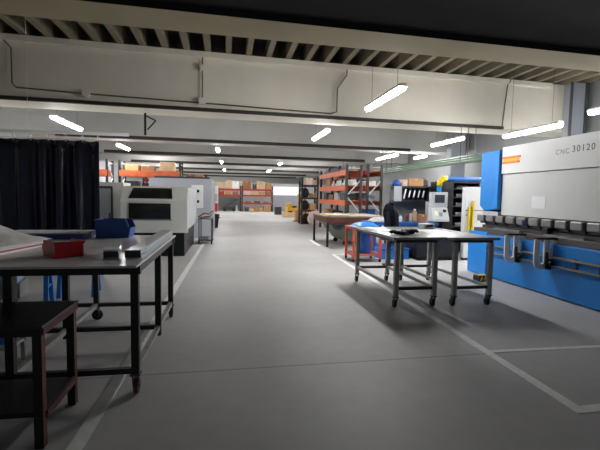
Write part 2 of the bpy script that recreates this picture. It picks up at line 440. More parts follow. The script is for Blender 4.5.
MB().b2(-.055, .055, -.14, .16, .028, .032).b2(-.07, .07, -.141, .161, .056, .06).b2(-.006, .006, -.14, .16, .0, .056).b2(-.055, .055, -.14, .16, 0, .004).ob('channel', galv, t)
MB().b2(-.05, .05, -.143, -.141, .006, .054).ob('end_face', dkgrey, t)
o = MB().sheet(lambda u, v: Vector((-.06+.12*u, -.1+.3*v, .062+.05*v*v)), 3, 4, .002).ob('loose_plate', paper, t)
tag(MB().box((0,0,.0015), (.07, .16, .003), rz=.1).ob('white_patch', paper, None, loc=(-.9, 4.95, ZT)), 'flat white patch on the far right of the workbench near the blue bin', 'tag')  # thin white slab laid flat on the steel top
tag(MB().box((0,0,.0015), (.05, .06, .003), rz=.4).ob('white_patch', paper, None, loc=(-.80, 3.1, ZT)), 'small white label lying near the front right corner of the workbench', 'tag')
t = thing('scriber', 'small black marking tool lying beside the red bin', 'tool', (-1.14, 3.47, ZT), .1)
MB().cyl((-.05, 0, .008), (.03, 0, .008), .008, n=8).ob('handle', black, t)
MB().cyl((.03, 0, .008), (.06, 0, .008), .005, .001, n=8).ob('tip', darksteel, t)
t = thing('tape_roll', 'flat black disc lying at the left end of the workbench', 'tape', (-1.76, 3.2, ZT))
MB().lathe([(.03, 0), (.075, 0), (.075, .02), (.03, .02)]).ob('roll', black, t)
# sheets wrapped in film
t = thing('wrapped_sheets', 'stack of sheets under crumpled white plastic film at the left of the workbench', 'sheets', (-1.61, 4.1, ZT), 0)
ax, bx = Vector((-.16, -.98, 0)), Vector((-.98, .16, 0))
def stk(u, v, z): return ax*u*.78 + bx*v*.76 + Vector((0, 0, z))
mb = MB()
for k in range(4):
    P = [stk(0,0,0), stk(1,0,0), stk(1,1,0), stk(0,1,0)]
    MB().prism([(p.x, p.y) for p in P], .001+k*.014, .013+k*.014, 'z').ob('sheet', (paper, redsheet, paper, paper)[k], t)
random.seed(3)
H0 = [[random.random() for _ in range(15)] for _ in range(15)]
def filmf(u, v):
    e = min(u, 1-u, v, 1-v)
    z = .058 + .05*H0[int(u*14)][int(v*14)]*min(1, e*6+.15) + .10*1.2*math.exp(-((u-.33)**2+(v-.52)**2)/.07)
    p = stk(-.05+1.08*u, -.06+1.1*v, z)
    return p
MB().sheet(filmf, 14, 14, .003).ob('film', film, t, smooth=True, sub=1)
# blue tray with white board
t = thing('shallow_tray', 'shallow blue tray with a white board on top at the far edge of the workbench', 'tray', (-1.86, 4.86, ZT), 0)
MB().b2(-.42, .38, -.2, .2, 0, .012).b2(-.42, .38, -.2, -.18, .012, .05).b2(-.42, .38, .18, .2, .012, .05).b2(-.42, -.4, -.18, .18, .012, .05).b2(.36, .38, -.18, .18, .012, .05).ob('body', navyplastic, t)
MB().b2(-.43, .40, -.17, .22, .051, .062).ob('board', paper, t)

# blue trestles and pale tub under and behind the bench
def trestle(label, x, y, w, h, rz):
    t = thing('sawhorse', label, 'trestle', (x, y, 0), rz, 'blue trestles behind the workbench')
    MB().box((0, 0, h), (w, .06, .06)).ob('top_bar', trestleblue, t)
    for sx in (-1, 1):
        for sy in (-1, 1):
            MB().bar((sx*w*.45, sy*.02, h-.02), (sx*w*.47, sy*.22, 0.0), .05).ob('leg', trestleblue, t)
        MB().bar((sx*w*.46, -.15, .28), (sx*w*.46, .15, .28), .025).ob('brace', trestleblue, t)
trestle('dark blue A frame trestle standing behind the workbench, nearer the small black table', -2.5, 5.5, .7, .80, .2)
trestle('bright blue A frame trestle standing behind the workbench, below the blue bin', -2.06, 6.3, .46, .80, .1)
t = thing('plastic_tub', 'pale blue plastic tub seen under the workbench at far left', 'tub', (-3.05, 6.3, 0), .2)
MB().box((0,0,.31), (.42, .36, .22)).box((0,0,.415), (.47, .41, .025)).ob('body', clearblue, t, .01)
MB().box((0,0,.10), (.5, .44, .2)).ob('stand', midgrey, t, .005)
t = thing('parts_rack', 'low grey steel rack with blue bottles standing behind the small black table', 'rack', (-1.95, 3.75, 0), 0)
for x in (-.22, .22):
    for y in (-.12, .12): MB().box((x, y, .25), (.03, .03, .5)).ob('post', tube, t)
for z in (.18, .34, .49): MB().box((0, 0, z), (.47, .27, .025)).ob('shelf', ltgrey, t)
for k in range(3):
    t2 = thing('blue_bottle', ['blue bottle on the low grey rack, nearest the aisle', 'blue bottle in the middle of the low grey rack', 'blue bottle on the low grey rack, farthest from the aisle'][k], 'bottle', (-1.80-.13*k, 3.72, .1925), 0, 'blue bottles on the low rack')
    MB().lathe([(.035, 0), (.036, .08), (.015, .1)]).ob('body', trestleblue, t2, smooth=False)
    MB().lathe([(.016, .1), (.016, .12)]).ob('cap', white, t2)

# ------------------------------------------------------------------ welding curtain
t = thing('curtain_rail', 'white curtain rail hung from the ceiling above the navy welding curtain', 'rail', (0, 8.0, 2.47))
MB().cyl((-9.0, 0, -.02), (-1.75, 0, .03), .028).ob('pipe', white, t, smooth=True)
for x in (-6.4, -3.4): MB().cyl((x, 0, .02), (x, 0, 2.78), .003, n=6).ob('hanger', cream, t)
t = thing('welding_curtain', 'dark navy vinyl welding curtain hanging in folds on the left', 'curtain', (0, 8.0, 0))
def cur(u, v):
    x = -5.3 + 3.05*u
    a = .05 + .035*math.sin(u*9+1)
    y = a*math.sin(u*62 + .6*math.sin(u*17)) * (.55+.45*v) + .02*math.sin(u*140)*v
    sag = .022*abs(math.sin(u*PI*11))
    return Vector((x + .02*math.sin(u*31)*v, y, 2.375 - sag*(1-v)**4 - v*2.30))
MB().sheet(cur, 170, 12, .004).ob('drape', navycloth, t, smooth=True)
for k in range(12):
    x = -5.3 + 3.05*k/11 + (.02 if k == 0 else 0) - (.02 if k == 11 else 0)
    MB().tube([(x + .0, .05*math.sin(i*PI/5), 2.405 + .058*math.cos(i*PI/5)+.0) for i in range(10)] + [(x, 0, 2.463)], .006, 6).ob('hook', galv, t)

# grey cabinet right of the curtain
t = thing('grey_cabinet', 'pale cabinet with a grey framed door between the curtain and the laser cutter', 'cabinet', (-2.93, 11.6, 0))
MB().b2(-.5, .34, -.4, .4, 0, 1.72).ob('body', white, t, .008)
o = MB().b2(-.46, .08, -.425, -.401, .1, 1.62).ob('door', dkgrey, t)
MB().b2(-.42, .04, -.43, -.426, .16, 1.56).ob('door_panel', lav, o)
MB().b2(.0, .03, -.455, -.43, .8, .95).ob('handle', black, o)

# ------------------------------------------------------------------ laser cutter
t = thing('laser_cutter', 'white enclosed laser cutting machine with two dark windows and black base', 'machine', (0, 0, 0))
prof = [(9.9, .62), (9.9, 1.29), (10.25, 1.62), (12.9, 1.62), (13.0, 1.5), (13.0, .62)]
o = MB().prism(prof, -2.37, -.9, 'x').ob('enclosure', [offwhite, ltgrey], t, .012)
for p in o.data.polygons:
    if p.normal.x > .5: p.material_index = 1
MB().b2(-2.3, -.98, 10.0, 12.9, .0, .60).ob('base', black, t)
MB().b2(-2.39, -.88, 9.86, 9.9, .56, .63).ob('front_sill', offwhite, t, .004)
MB().b2(-2.18, -1.27, 9.885, 9.9, .87, 1.23).ob('front_window', glassdark, t)
MB().b2(-2.20, -1.25, 9.89, 9.9, .84, .87).ob('window_rail', midgrey, t)
# slanted upper window
def slant(x0a, x1a, x0b, x1b, s0, s1, off):
    a = Vector((0, 9.9, 1.29)); d = Vector((0, .35, .33)); n = Vector((0, -.33, .35)).normalized()*off
    mb = MB(); vs = []
    for o_ in (n*.0, n):
        for x, s in ((x0a, s0), (x1a, s0), (x1b, s1), (x0b, s1)):
            p = a + d*s + o_; vs.append(mb.bm.verts.new((x, p.y, p.z)))
    for f in ((3,2,1,0), (4,5,6,7), (0,1,5,4), (1,2,6,5), (2,3,7,6), (3,0,4,7)): mb.bm.faces.new([vs[i] for i in f])
    return mb
slant(-2.2, -1.24, -2.14, -1.28, .14, .86, .012).ob('upper_window', glassdark, t)
t = thing('machine_power_unit', 'lavender grey cabinet unit behind the right end of the laser cutter', 'machine cabinet', (0, 0, 0))
MB().b2(-2.5, -.5, 14.2, 18.0, 0, 1.97).ob('body', lav, t, .015)
o = MB().b2(-1.16, -.78, 14.17, 14.2, 1.0, 1.76).ob('control_panel', white, t, .004)
for z in (1.56, 1.22): MB().cyl((-.95, 14.12, z), (-.95, 14.17, z), .05).ob('knob', black, o)
MB().b2(-2.4, -.6, 14.6, 17.6, 1.971, 2.05).ob('top_vent', dkgrey, t)
t = thing('hose_trolley', 'dark trolley carrying a black bin and rusty red bars beside the laser cutter', 'trolley', (-.86, 12.9, 0))
mb = MB()
for x in (.06, .42):
    for y in (-.5, .5): mb.box((x, y, .42), (.03, .03, .65))
mb.box((.24, 0, .12), (.4, 1.05, .03)).box((.24, 0, .74), (.4, 1.05, .02)); mb.ob('frame', darksteel, t)
for x, y in ((.06, -.5), (.42, -.5), (.06, .5), (.42, .5)): MB().cyl((x-.02, y, .052), (x+.02, y, .052), .052).ob('wheel', blackrub, t)
MB().tube([(.05, -.55, .8), (.2, -.3, .9), (.3, .1, .86), (.42, .6, .93)], .025).tube([(.1, -.5, .78), (.35, 0, .80), (.4, .55, .84)], .02).ob('bar', rust, t)
t = thing('black_bin', 'black round bin standing on the floor beyond the laser cutter', 'bin', (-.55, 16.2+2.4, 0))
MB().lathe([(.16, 0), (.22, .55), (.235, .55), (.235, .6), (.21, .6), (.15, .03)]).ob('body', black, t)
MB().cyl((.2, -.06, .45), (.27, -.06, .45), .02).ob('handle', darksteel, t)
t = thing('white_appliance', 'white machine with grey window band and red lamp at the aisle edge', 'machine', (-.85, 23.2, 0))
MB().b2(-.5, .35, -.3, 1.2, .18, 1.95).ob('body', white, t, .02)
MB().b2(-.48, .33, -.32, -.3, 1.1, 1.5).ob('window_band', ltgrey, t)
MB().b2(-.48, .34, -.315, -.3, .70, .74).ob('seam', dkgrey, t)
MB().b2(.2, .36, -.34, -.3, .55, 1.0).ob('red_lamp', redlamp, t, .01)
MB().b2(-.45, .3, -.25, 1.15, 0, .18).ob('base', blackrub, t)

# ------------------------------------------------------------------ boxes
ORD = ['first', 'second', 'third', 'fourth', 'fifth', 'sixth', 'seventh', 'eighth', 'ninth', 'tenth', 'eleventh', 'twelfth']
def carton(x, y, z, sx, sy, sz, m, label, group, rz=0.0, name='cardboard_box', cat='box', strip=True):
    t = thing(name, label, cat, (x, y, z), rz, group)
    MB().box((0, 0, sz/2), (sx, sy, sz)).ob('body', m, t, min(.012, sz*.06))
    if strip: MB().box((0, 0, sz+.0015), (min(.06, sx*.25), sy+.006, .003)).box((0, -sy/2-.0015, sz*.87), (min(.06, sx*.25), .003, sz*.26)).ob('tape', tape, t)
    return t
def pallet(x, y, z, sx, sy, label, group):
    t = thing('pallet', label, 'pallet', (x, y, z), 0, group)
    mb = MB()
    for k in range(5): mb.box((0, -sy/2+sy*(k+.5)/5, .11), (sx, sy/5*.8, .02))
    for k in (-1, 0, 1): mb.box((k*(sx/2-.05), 0, .05), (.1, sy, .1))
    mb.ob('boards', wood, t)

# ------------------------------------------------------------------ pallet racks
def rack(label, ax, a0, a1, c0, c1, H, levels, bm, group=None, brace_m=ltgrey, bh=.16, ups=None, deck=True):
    """ax: 'y' beams run along y. a0,a1 along; c0,c1 across"""
    t = thing('pallet_rack', label, 'rack', (0, 0, 0), 0, group)
    def P(a, c, z): return (c, a, z) if ax == 'y' else (a, c, z)
    ups = ups or [a0, a1]
    for a in ups:
        for c in (c0, c1):
            o = MB().box(P(a, c, H/2+.005), (.09, .09, H-.01)).ob('upright', upright, t)
            MB().box(P(a, c, .005), (.16, .16, .01)).ob('foot_plate', upright, o)
        zz = .25; k = 0
        while zz + .7 < H:
            p, q = (c0, c1) if k % 2 == 0 else (c1, c0)
            MB().bar(P(a, p, zz), P(a, q, zz+.62), .035).ob('brace', brace_m, t); zz += .62; k += 1
        MB().bar(P(a, c0, H-.12), P(a, c1, H-.12), .035).ob('brace', brace_m, t)
    for z in levels:
        for c in (c0-.05, c1+.05):
            o = MB().box(P((a0+a1)/2, c, z-bh/2), ((a1-a0), .05, bh) if ax == 'x' else (.05, a1-a0, bh)).ob('beam', bm, t)
        if deck:
            d = (a1-a0-.1, c1-c0, .02) if ax == 'x' else (c1-c0, a1-a0-.1, .02)
            MB().box(P((a0+a1)/2, (c0+c1)/2, z-.011), d).ob('shelf_deck', wood, t)
    return t
# right orange rack pair, ends towards the camera
G1 = 'orange pallet racks by the aisle'
rack('orange pallet rack along the aisle, its open side facing the aisle', 'y', 15.05, 19.35, 4.40, 4.95, 2.66, (1.33, 1.9, 2.47), orange, G1, bh=.2)
rack('orange red pallet rack standing behind the aisle side rack', 'y', 15.05, 19.35, 5.22, 5.76, 2.70, (1.33, 1.9, 2.47), redbeam, G1, bh=.18)
g = 'goods on the aisle side orange rack'
def bundle(name, label, x, y, z, n, L, r, m, grp):
    t = thing(name, label, 'bundle', (x, y, z), 0, grp)
    mb = MB(); w = 4; k = 0
    for row in range(n//w+1):
        for c in range(w - row % 2):
            if k >= n: break
            mb.cyl((-w*r + (2*c+1+row % 2)*r, -L/2, r + row*r*1.75), (-w*r + (2*c+1+row % 2)*r, L/2, r + row*r*1.75), r, n=8); k += 1
    mb.ob('tubes', m, t)
    rows = (n-1)//w
    for sy in (-1, 1): MB().box((0, sy*L*.25, r*(1+rows*.9)), (w*r*2.06, .03, r*(2.1+rows*1.8))).ob('strap', black, t)
bundle('tube_bundle', 'bundle of white tubes on the second level of the aisle side rack', 4.68, 16.4, 1.9, 7, 2.2, .06, paper, g)
carton(4.68, 18.2, 1.9, .45, .6, .3, card, 'cardboard box behind the white tubes on the aisle side rack', g)
carton(4.68, 15.8, 1.33, .45, .6, .26, dkgrey, 'dark crate on the third level of the aisle side rack, nearest end', g, name='crate', cat='crate', strip=False)
carton(4.66, 16.7, 1.33, .45, .6, .3, ltgrey, 'pale crate on the third level of the aisle side rack, beside the dark crate', g, name='crate', cat='crate', strip=False)
carton(4.68, 17.7, 1.33, .45, .7, .22, card3, 'brown box on the third level of the aisle side rack', g)
carton(4.68, 18.7, 1.33, .45, .6, .3, dkgrey, 'dark crate on the third level of the aisle side rack, farthest end', g, name='crate', cat='crate', strip=False)
bundle('tarp_bundle', 'long grey bundle lying on the top level of the aisle side rack', 4.68, 17.2, 2.47, 7, 3.4, .06, midgrey, g)
for k, (y, s, m, l) in enumerate(((15.7, .42, paper, 'white box on the floor level of the aisle side rack, nearest end'), (16.6, .5, ltgrey, 'grey box on the floor level of the aisle side rack'), (17.6, .55, dkgrey, 'dark box on the floor level of the aisle side rack'), (18.6, .6, card, 'brown box on the floor level of the aisle side rack, farthest end'))):
    carton(4.68, y, 0, .45, .7, s+.3, m, l, g, strip=m in (card, paper))
g = 'goods on the back orange rack'
carton(5.49, 15.75, 0, .45, .6, 1.0, navyplastic, 'tall blue crate on the floor level of the back rack', g, name='crate', cat='crate', strip=False)
carton(5.49, 15.7, 1.33, .42, .5, .22, clearblue, 'pale blue box on the middle level of the back rack', g)
carton(5.49, 16.5, 1.33, .42, .6, .3, card3, 'brown box on the middle level of the back rack', g)
carton(5.49, 15.8, 1.9, .42, .7, .2, paper, 'white flat box on the upper level of the back rack', g)
carton(5.49, 16.8, 1.9, .42, .7, .28, dkgrey, 'dark box on the upper level of the back rack', g, strip=False)
# dark rack further on, right of aisle
t = rack('dark narrow rack with pale boxes and black bags beyond the orange rack', 'x', 3.82, 4.65, 21.2, 21.9, 2.45, (.75, 1.4, 2.05), upright, None, dkgrey, .1)
carton(4.2, 21.5, 2.05, .36, .5, .36, pink, 'pinkish box on top of the dark narrow rack, left one', 'goods on the dark narrow rack')
carton(4.52, 21.5, 2.05, .25, .5, .26, card2, 'pale box on top of the dark narrow rack, right one', 'goods on the dark narrow rack')
carton(4.44, 21.45, .75, .34, .45, .34, card, 'brown box on the lower level of the dark narrow rack', 'goods on the dark narrow rack')
carton(4.44, 21.45, 1.4, .3, .45, .22, card3, 'small brown box on the middle level of the dark narrow rack', 'goods on the dark narrow rack')
def sack(label, x, y, z, rx, ry, h, m, name='bag', cat='bag', grp=None):
    t = thing(name, label, cat, (x, y, z), 0, grp)
    random.seed(int(x*100)); ph = random.random()*6
    mb = MB(); n, k = 16, 8; rings = []
    for i in range(k+1):
        f = i/k; s = (1-.0*f) * (math.sin(PI*(.18+.72*f)))**.6
        rings.append([mb.bm.verts.new((rx*s*math.cos(2*PI*j/n)*(1+.1*math.sin(3*2*PI*j/n+ph+f*3)), ry*s*math.sin(2*PI*j/n)*(1+.1*math.sin(2*2*PI*j/n+ph)), h*f)) for j in range(n)])
    for a, b in zip(rings, rings[1:]):
        for j in range(n): mb.bm.faces.new((a[j], a[(j+1) % n], b[(j+1) % n], b[j]))
    mb.bm.faces.new(rings[0][::-1]); mb.bm.faces.new(rings[-1])
    mb.ob('body', m, t, smooth=True)
    mb = MB().lathe([(rx*.25, h-.01), (rx*.12, h+.03), (rx*.22, h+.08)], n=10); mb.ob('neck', m, t, smooth=True)
sack('black bag on the middle level of the dark narrow rack, left of the small box', 4.04, 21.5, 1.4, .2, .18, .48, blackrub)
sack('black bag on the lower level of the dark narrow rack, left of the brown box', 4.04, 21.5, .75, .2, .18, .5, blackrub)
sack('black bag on the floor under the dark narrow rack', 4.1, 21.5, 0, .22, .2, .55, blackrub)
sack('big pinkish white sack on the floor in front of the dark narrow rack', 4.45, 20.6, 0, .40, .34, .72, pink, 'sack', 'sack')

# left rack behind the laser cutter
G2 = 'racks behind the laser cutter'
rack('orange pallet rack behind the laser cutter, right hand bay', 'x', -4.45, -2.0, 18.6, 19.5, 2.85, (1.6, 2.42), orange, G2, bh=.26)
rack('orange pallet rack behind the welding curtain, left hand bay', 'x', -7.6, -4.95, 18.6, 19.5, 2.85, (1.6, 2.42), orange, G2, bh=.26)
rack('dark red rack partly hidden behind the orange racks on the left', 'x', -4.6, -1.2, 24.5, 25.4, 2.6, (1.3, 1.8, 2.3), redbeam, G2, bh=.16)
g = 'goods on the racks behind the laser cutter'
for k, (x, w, h, m) in enumerate(((-4.0, .55, .26, card), (-3.35, .5, .22, card3), (-2.55, .6, .4, card2))):
    carton(x, 19.05, 2.42, w, .6, h, m, 'cardboard box on top of the orange rack behind the laser cutter, %s from the left' % ORD[k], g)
for k, (x, w, h, m) in enumerate(((-4.0, .5, .38, dkgrey), (-3.3, .6, .3, rust), (-2.5, .5, .4, card3))):
    carton(x, 19.05, 1.6, w, .6, h, m, 'crate on the middle level behind the laser cutter, %s from the left' % ORD[k], g, strip=False, name='crate', cat='crate')
for k, x in enumerate((-4.0, -3.0, -2.1, -1.6)):
    carton(x, 24.95, 2.3, .45, .6, .3, (card2, card, card3, card)[k], 'box on the top level of the dark red rack, %s from the left' % ORD[k], g)
for k, x in enumerate((-3.9, -2.9, -2.0)):
    carton(x, 24.95, 1.8, .5, .6, .28, (dkgrey, card, paper)[k], 'box on the second level of the dark red rack, %s from the left' % ORD[k], g)

# rear rack across the end of the hall
G3 = 'bays of the rear rack'
rack('left bay of the long rear rack, partly behind the white machine', 'x', -3.6, -1.1, 37.5, 38.4, 2.3, (1.5, 2.02), redbeam, G3, bh=.17)
rack('open bay of the long rear rack with nothing under its double beams', 'x', -.95, 1.2, 37.5, 38.4, 2.3, (1.5, 2.02), redbeam, G3, bh=.17)
rack('right bay of the long rear rack with four levels of boxes', 'x', 1.35, 4.05, 37.5, 38.4, 2.3, (.8, 1.5, 2.02), redbeam, G3, bh=.14)
struct(MB().b2(-1.0, 1.25, 39.3, 39.38, 0, 1.4).ob('wall_partition', midgrey))
struct(MB().b2(XL, XR, 40.0, 40.15, 0, 2.62).ob('wall_partition', wallgrey))
def row(xs, z, g, where, y=37.9, d=.7):
    for k, (x, w, h, m) in enumerate(xs):
        carton(x, y, z, w, d, h, m, 'box on %s, %s from the left' % (where, ORD[k]), g)
row(((-3.0, .8, .62, card), (-2.2, .6, .5, card2), (-1.45, .5, .72, yellow2)), 2.02, 'boxes on the rear rack top', 'the top level of the rear rack left bay')
row(((-.55, .7, .5, card2), (.15, .5, .72, card2), (.75, .6, .68, paper)), 2.02, 'boxes on the rear rack top', 'the top level of the rear rack open bay')
row(((1.75, .75, .72, card3), (2.45, .3, .5, dkgrey), (3.0, .75, .74, card2), (3.7, .5, .56, card)), 2.02, 'boxes on the rear rack top', 'the top level of the rear rack right bay')
row(((-.5, .5, .3, redbeam), (.1, .5, .28, card), (.75, .5, .3, card3)), 1.5, 'boxes on the rear rack second level', 'the second level of the rear rack open bay')
row(((1.8, .55, .34, pink), (2.5, .6, .34, card2), (3.1, .5, .3, card), (3.7, .5, .36, card3)), 1.5, 'boxes on the rear rack second level', 'the second level of the rear rack right bay')
row(((1.9, .5, .12, card3), (2.7, .5, .14, dkgrey), (3.5, .4, .1, redbeam)), .8, 'boxes on the rear rack third level', 'the third level of the rear rack right bay')
row(((1.75, .35, .4, dkgrey), (2.2, .4, .3, card2), (2.65, .35, .34, card), (3.05, .3, .28, card2), (3.6, .65, .52, card)), 0, 'boxes on the rear rack floor level', 'the floor under the rear rack right bay')
t = thing('floor_scrubber', 'dark machine with a tall handle under the open rear rack bay', 'machine', (.3, 38.0, 0))
MB().b2(-.7, .5, -.3, .3, .12, .42).ob('body', dkgrey, t, .05)
MB().bar((-.5, 0, .4), (.55, 0, 1.02), .05).bar((-.1, -.1, 1.0), (.75, -.1, 1.05), .06).ob('handle', black, t)
MB().cyl((-.5, -.32, .14), (-.5, .32, .14), .14).ob('wheel', blackrub, t)
MB().cyl((.3, -.32, .14), (.3, .32, .14), .14).ob('wheel', blackrub, t)
t = thing('fire_cone', 'pale cone standing under the open rear rack bay', 'cone', (.85, 37.2, 0))
MB().box((0, 0, .02), (.34, .34, .04)).ob('base', ltgrey, t)
MB().cyl((0, 0, .04), (0, 0, .6), .13, .03).ob('body', ltgrey, t)
# near the roller door: yellow truck and boxes
t = thing('lift_truck', 'yellow lift truck with an upright mast in front of the roller door', 'truck', (5.0, 30.0, 0))
MB().b2(-.75, .55, -.4, .5, .22, .62).b2(-.72, -.35, -.3, .4, .62, .95).ob('body', yellow2, t, .05)
MB().b2(.05, .13, -.3, -.2, .3, 1.6).b2(.38, .46, -.3, -.2, .3, 1.6).b2(.05, .46, -.31, -.19, 1.5, 1.6).b2(.05, .46, -.31, -.19, .9, 1.0).ob('mast', yellow2, t)
MB().b2(-.3, 0, -.25, .3, .62, .74).ob('seat', black, t, .03)
for x in (-.5, .35):
    MB().cyl((x, -.45, .2), (x, -.3, .2), .2, n=18).ob('wheel', blackrub, t)
    MB().cyl((x, .4, .2), (x, .55, .2), .2, n=18).ob('wheel', blackrub, t)
g = 'cartons and crates on the floor near the roller door'
carton(4.25, 28.3, 0, 1.0, .6, .32, card2, 'low pale carton on the floor left of the yellow truck', g)
carton(5.15, 27.6, 0, .75, .5, .36, paper, 'white low carton on the floor in front of the yellow truck', g)
carton(4.95, 26.2, 0, .42, .5, .75, yellow2, 'ochre crate on the floor right of the yellow truck', g, name='crate', cat='crate', strip=False)
carton(4.12, 23.6, .03, .48, .6, .66, card, 'brown cardboard box on a dark skid by the dark narrow rack', g)
t = tag(MB().b2(-.32, .36, -.35, .35, 0, .03).ob('skid', upright, None, loc=(4.12, 23.6, 0)), 'dark skid under the brown cardboard box', 'skid')
carton(3.9, 32.0, 0, .5, .5, .6, dkgrey, 'dark box on the floor at the right foot of the rear rack', g, strip=False)

# ------------------------------------------------------------------ bench, skip and trolley in mid distance
t = thing('packing_bench', 'brown topped bench on thin black legs in front of the orange rack', 'bench', (0, 0, 0))
MB().b2(2.82, 4.7, 11.6, 13.55, .86, .90).ob('benchtop', mat('tan bench top', (158, 148, 128), .7, 0, .15, 5), t)
MB().b2(2.84, 4.68, 11.62, 11.66, .70, .86).b2(2.84, 2.88, 11.66, 13.53, .70, .86).b2(4.64, 4.68, 11.66, 13.53, .7, .86).ob('apron', darkwood, t)
for x in (2.87, 4.65):
    for y in (11.65, 13.5): MB().b2(x-.03, x+.03, y-.03, y+.03, 0, .70).ob('leg', black, t)
MB().b2(2.9, 3.5, 11.7, 12.4, .901, .93).ob('paper_sheet', card2, t)
t = thing('tipping_skip', 'grey green tipping skip on small wheels under the brown topped bench', 'skip', (0, 0, 0))
MB().prism([(3.0, .66), (3.45, .14), (4.3, .14), (4.5, .66)], 11.9, 13.2, 'y').ob('hopper', greentarp, t, .01)
MB().b2(2.97, 4.53, 11.87, 13.23, .62, .68).ob('rim', midgrey, t)
for x in (3.5, 4.2):
    for y in (12.0, 13.1): MB().cyl((x, y-.03, .07), (x, y+.03, .07), .07).ob('wheel', blackrub, t)
# orange trolley with blue cloths
t = thing('steel_trolley', 'orange red steel trolley frame standing behind the rolling tables', 'trolley', (3.1, 9.15, 0))
for x in (-.31, .31):
    for y in (-.3, .3): MB().box((x, y, .43), (.05, .05, .72)).ob('post', trolleyor, t)
mb = MB()
for z in (.16, .76):
    for y in (-.3, .3): mb.box((0, y, z), (.62, .04, .045))
    for x in (-.31, .31): mb.box((x, 0, z), (.04, .6, .045))
mb.ob('rail', trolleyor, t)
MB().box((0, 0, .17), (.58, .58, .02)).ob('lower_shelf', dkgrey, t)
MB().box((0, 0, .785), (.60, .60, .02)).ob('upper_shelf', ltgrey, t)
for x in (-.31, .31):
    for y in (-.3, .3): MB().cyl((x-.015, y, .04), (x+.015, y, .04), .04).ob('wheel', blackrub, t)
t = thing('gas_drum', 'upright blue drum standing inside the orange trolley', 'drum', (3.12, 9.05, .18))
MB().lathe([(.11, 0), (.12, .02), (.12, .2), (.125, .21), (.12, .22), (.12, .5), (.1, .53)]).ob('body', navyplastic, t)
MB().lathe([(.1, .53), (.1, .55), (.03, .555), (.03, .58)]).ob('lid', black, t)
random.seed(11)
def heap(label, name, cat, cx, cy, cz, sx, sy, h, m, rz=0, n=12, seed=1):
    random.seed(seed); G = [[random.random() for _ in range(n+1)] for _ in range(n+1)]
    def f(u, v):
        e = max(0.0, min(u, 1-u, v, 1-v)*4); e = min(1, e)
        return Vector(((u-.5)*sx, (v-.5)*sy, .012 + h*(e*(.55+.45*G[int(u*n)][int(v*n)]))))
    o = MB().sheet(f, n, n, .008).ob(name, m, None, smooth=True, sub=1, loc=(cx, cy, cz))
    o.rotation_euler = (0, 0, rz)
    return tag(o, label, cat)
heap('crumpled bright blue cloth piled on the orange trolley', 'blue_cloth', 'cloth', 3.14, 9.15, .796, .5, .56, .10, trestleblue, .1, 12, 4)
# gloves and papers on the rolling tables
def glove(label, x, y, z, rz):
    t = thing('work_glove', label, 'glove', (x, y, z), rz, 'dark work gloves on the rolling table')
    MB().box((0, 0, .022), (.09, .10, .04)).ob('palm', jacketcloth, t, .015, sub=1, smooth=True)
    MB().box((-.07, 0, .022), (.06, .09, .044)).ob('cuff', black, t, .01)
    for k, (yy, L) in enumerate(((-.036, .06), (-.012, .075), (.012, .07), (.036, .055))):
        MB().tube([(.035, yy, .022), (.035+L*.6, yy*1.15, .034), (.035+L, yy*1.2, .02)], .012, 8).ob('finger', jacketcloth, t, smooth=True)
    MB().tube([(-.01, .045, .024), (.02, .075, .03), (.05, .085, .02)], .013, 8).ob('thumb', jacketcloth, t, smooth=True)
    return t
glove('dark work glove on the rolling table, the left one of two', 2.35, 5.42, .945, 2.2).scale = (1.2, 1.2, 1.3)
glove('dark work glove on the rolling table, the right one of two', 2.54, 5.48, .945, .4).scale = (1.2, 1.2, 1.6)
def sheetpaper(label, x, y, z, sx, sy, rz, m=paper, name='paper_sheet', th=.004):
    o = MB().box((0, 0, th/2), (sx, sy, th)).ob(name, m, None, loc=(x, y, z)); o.rotation_euler = (0, 0, rz)
    return tag(o, label, 'paper')
sheetpaper('white drawing sheet spread on the aisle side rolling table behind the gloves', 2.42, 6.05, .945, .42, .30, .1)
sheetpaper('narrow white sheet at the far end of the aisle side rolling table', 2.35, 6.6, .945, .21, .30, .3)
sheetpaper('white drawing sheet lying on the rolling table beside the press brake', 3.15, 5.95, .945, .42, .6, -.05)
sheetpaper('small green strip lying on the far end of the aisle side rolling table', 2.6, 6.35, .945, .05, .14, .8, greencloth)
t = thing('terminal_box', 'small white box with a dark slot on the far end of the right rolling table', 'box', (3.36, 6.6, .945), .1)
MB().box((0, 0, .04), (.2, .2, .08)).ob('body', white, t, .008)
MB().box((0, -.102, .045), (.12, .006, .035)).ob('slot', black, t)

# ------------------------------------------------------------------ blue bench with shelving behind
t = thing('tool_bench', 'blue workbench with grey back panel and dark upper shelf behind the rolling tables', 'workbench', (0, 0, 0))
MB().b2(3.55, 5.3, 9.75, 10.65, .76, .84).ob('worktop', bluewood, t, .004)
MB().b2(3.6, 5.25, 9.85, 10.6, .08, .22).ob('lower_shelf', bluewood, t)
for x in (3.62, 5.23):
    for y in (9.82, 10.58): MB().b2(x-.035, x+.035, y-.035, y+.035, 0, .76).ob('leg', bluewood, t)
MB().b2(4.32, 5.38, 10.66, 10.70, .0, 1.80).ob('back_panel', midgrey, t)
MB().b2(4.36, 5.34, 10.3, 10.66, 1.735, 1.77).ob('upper_shelf', dkgrey, t)
MB().b2(4.36, 5.34, 10.3, 10.66, 1.375, 1.395).ob('lower_ledge', dkgrey, t)
MB().b2(4.30, 4.50, 10.26, 10.30, 1.37, 1.76).ob('end_panel', ltgrey, t)
MB().b2(5.32, 5.34, 10.3, 10.66, 1.395, 1.735).ob('end_panel', dkgrey, t)
g = 'folders under the bench shelf'
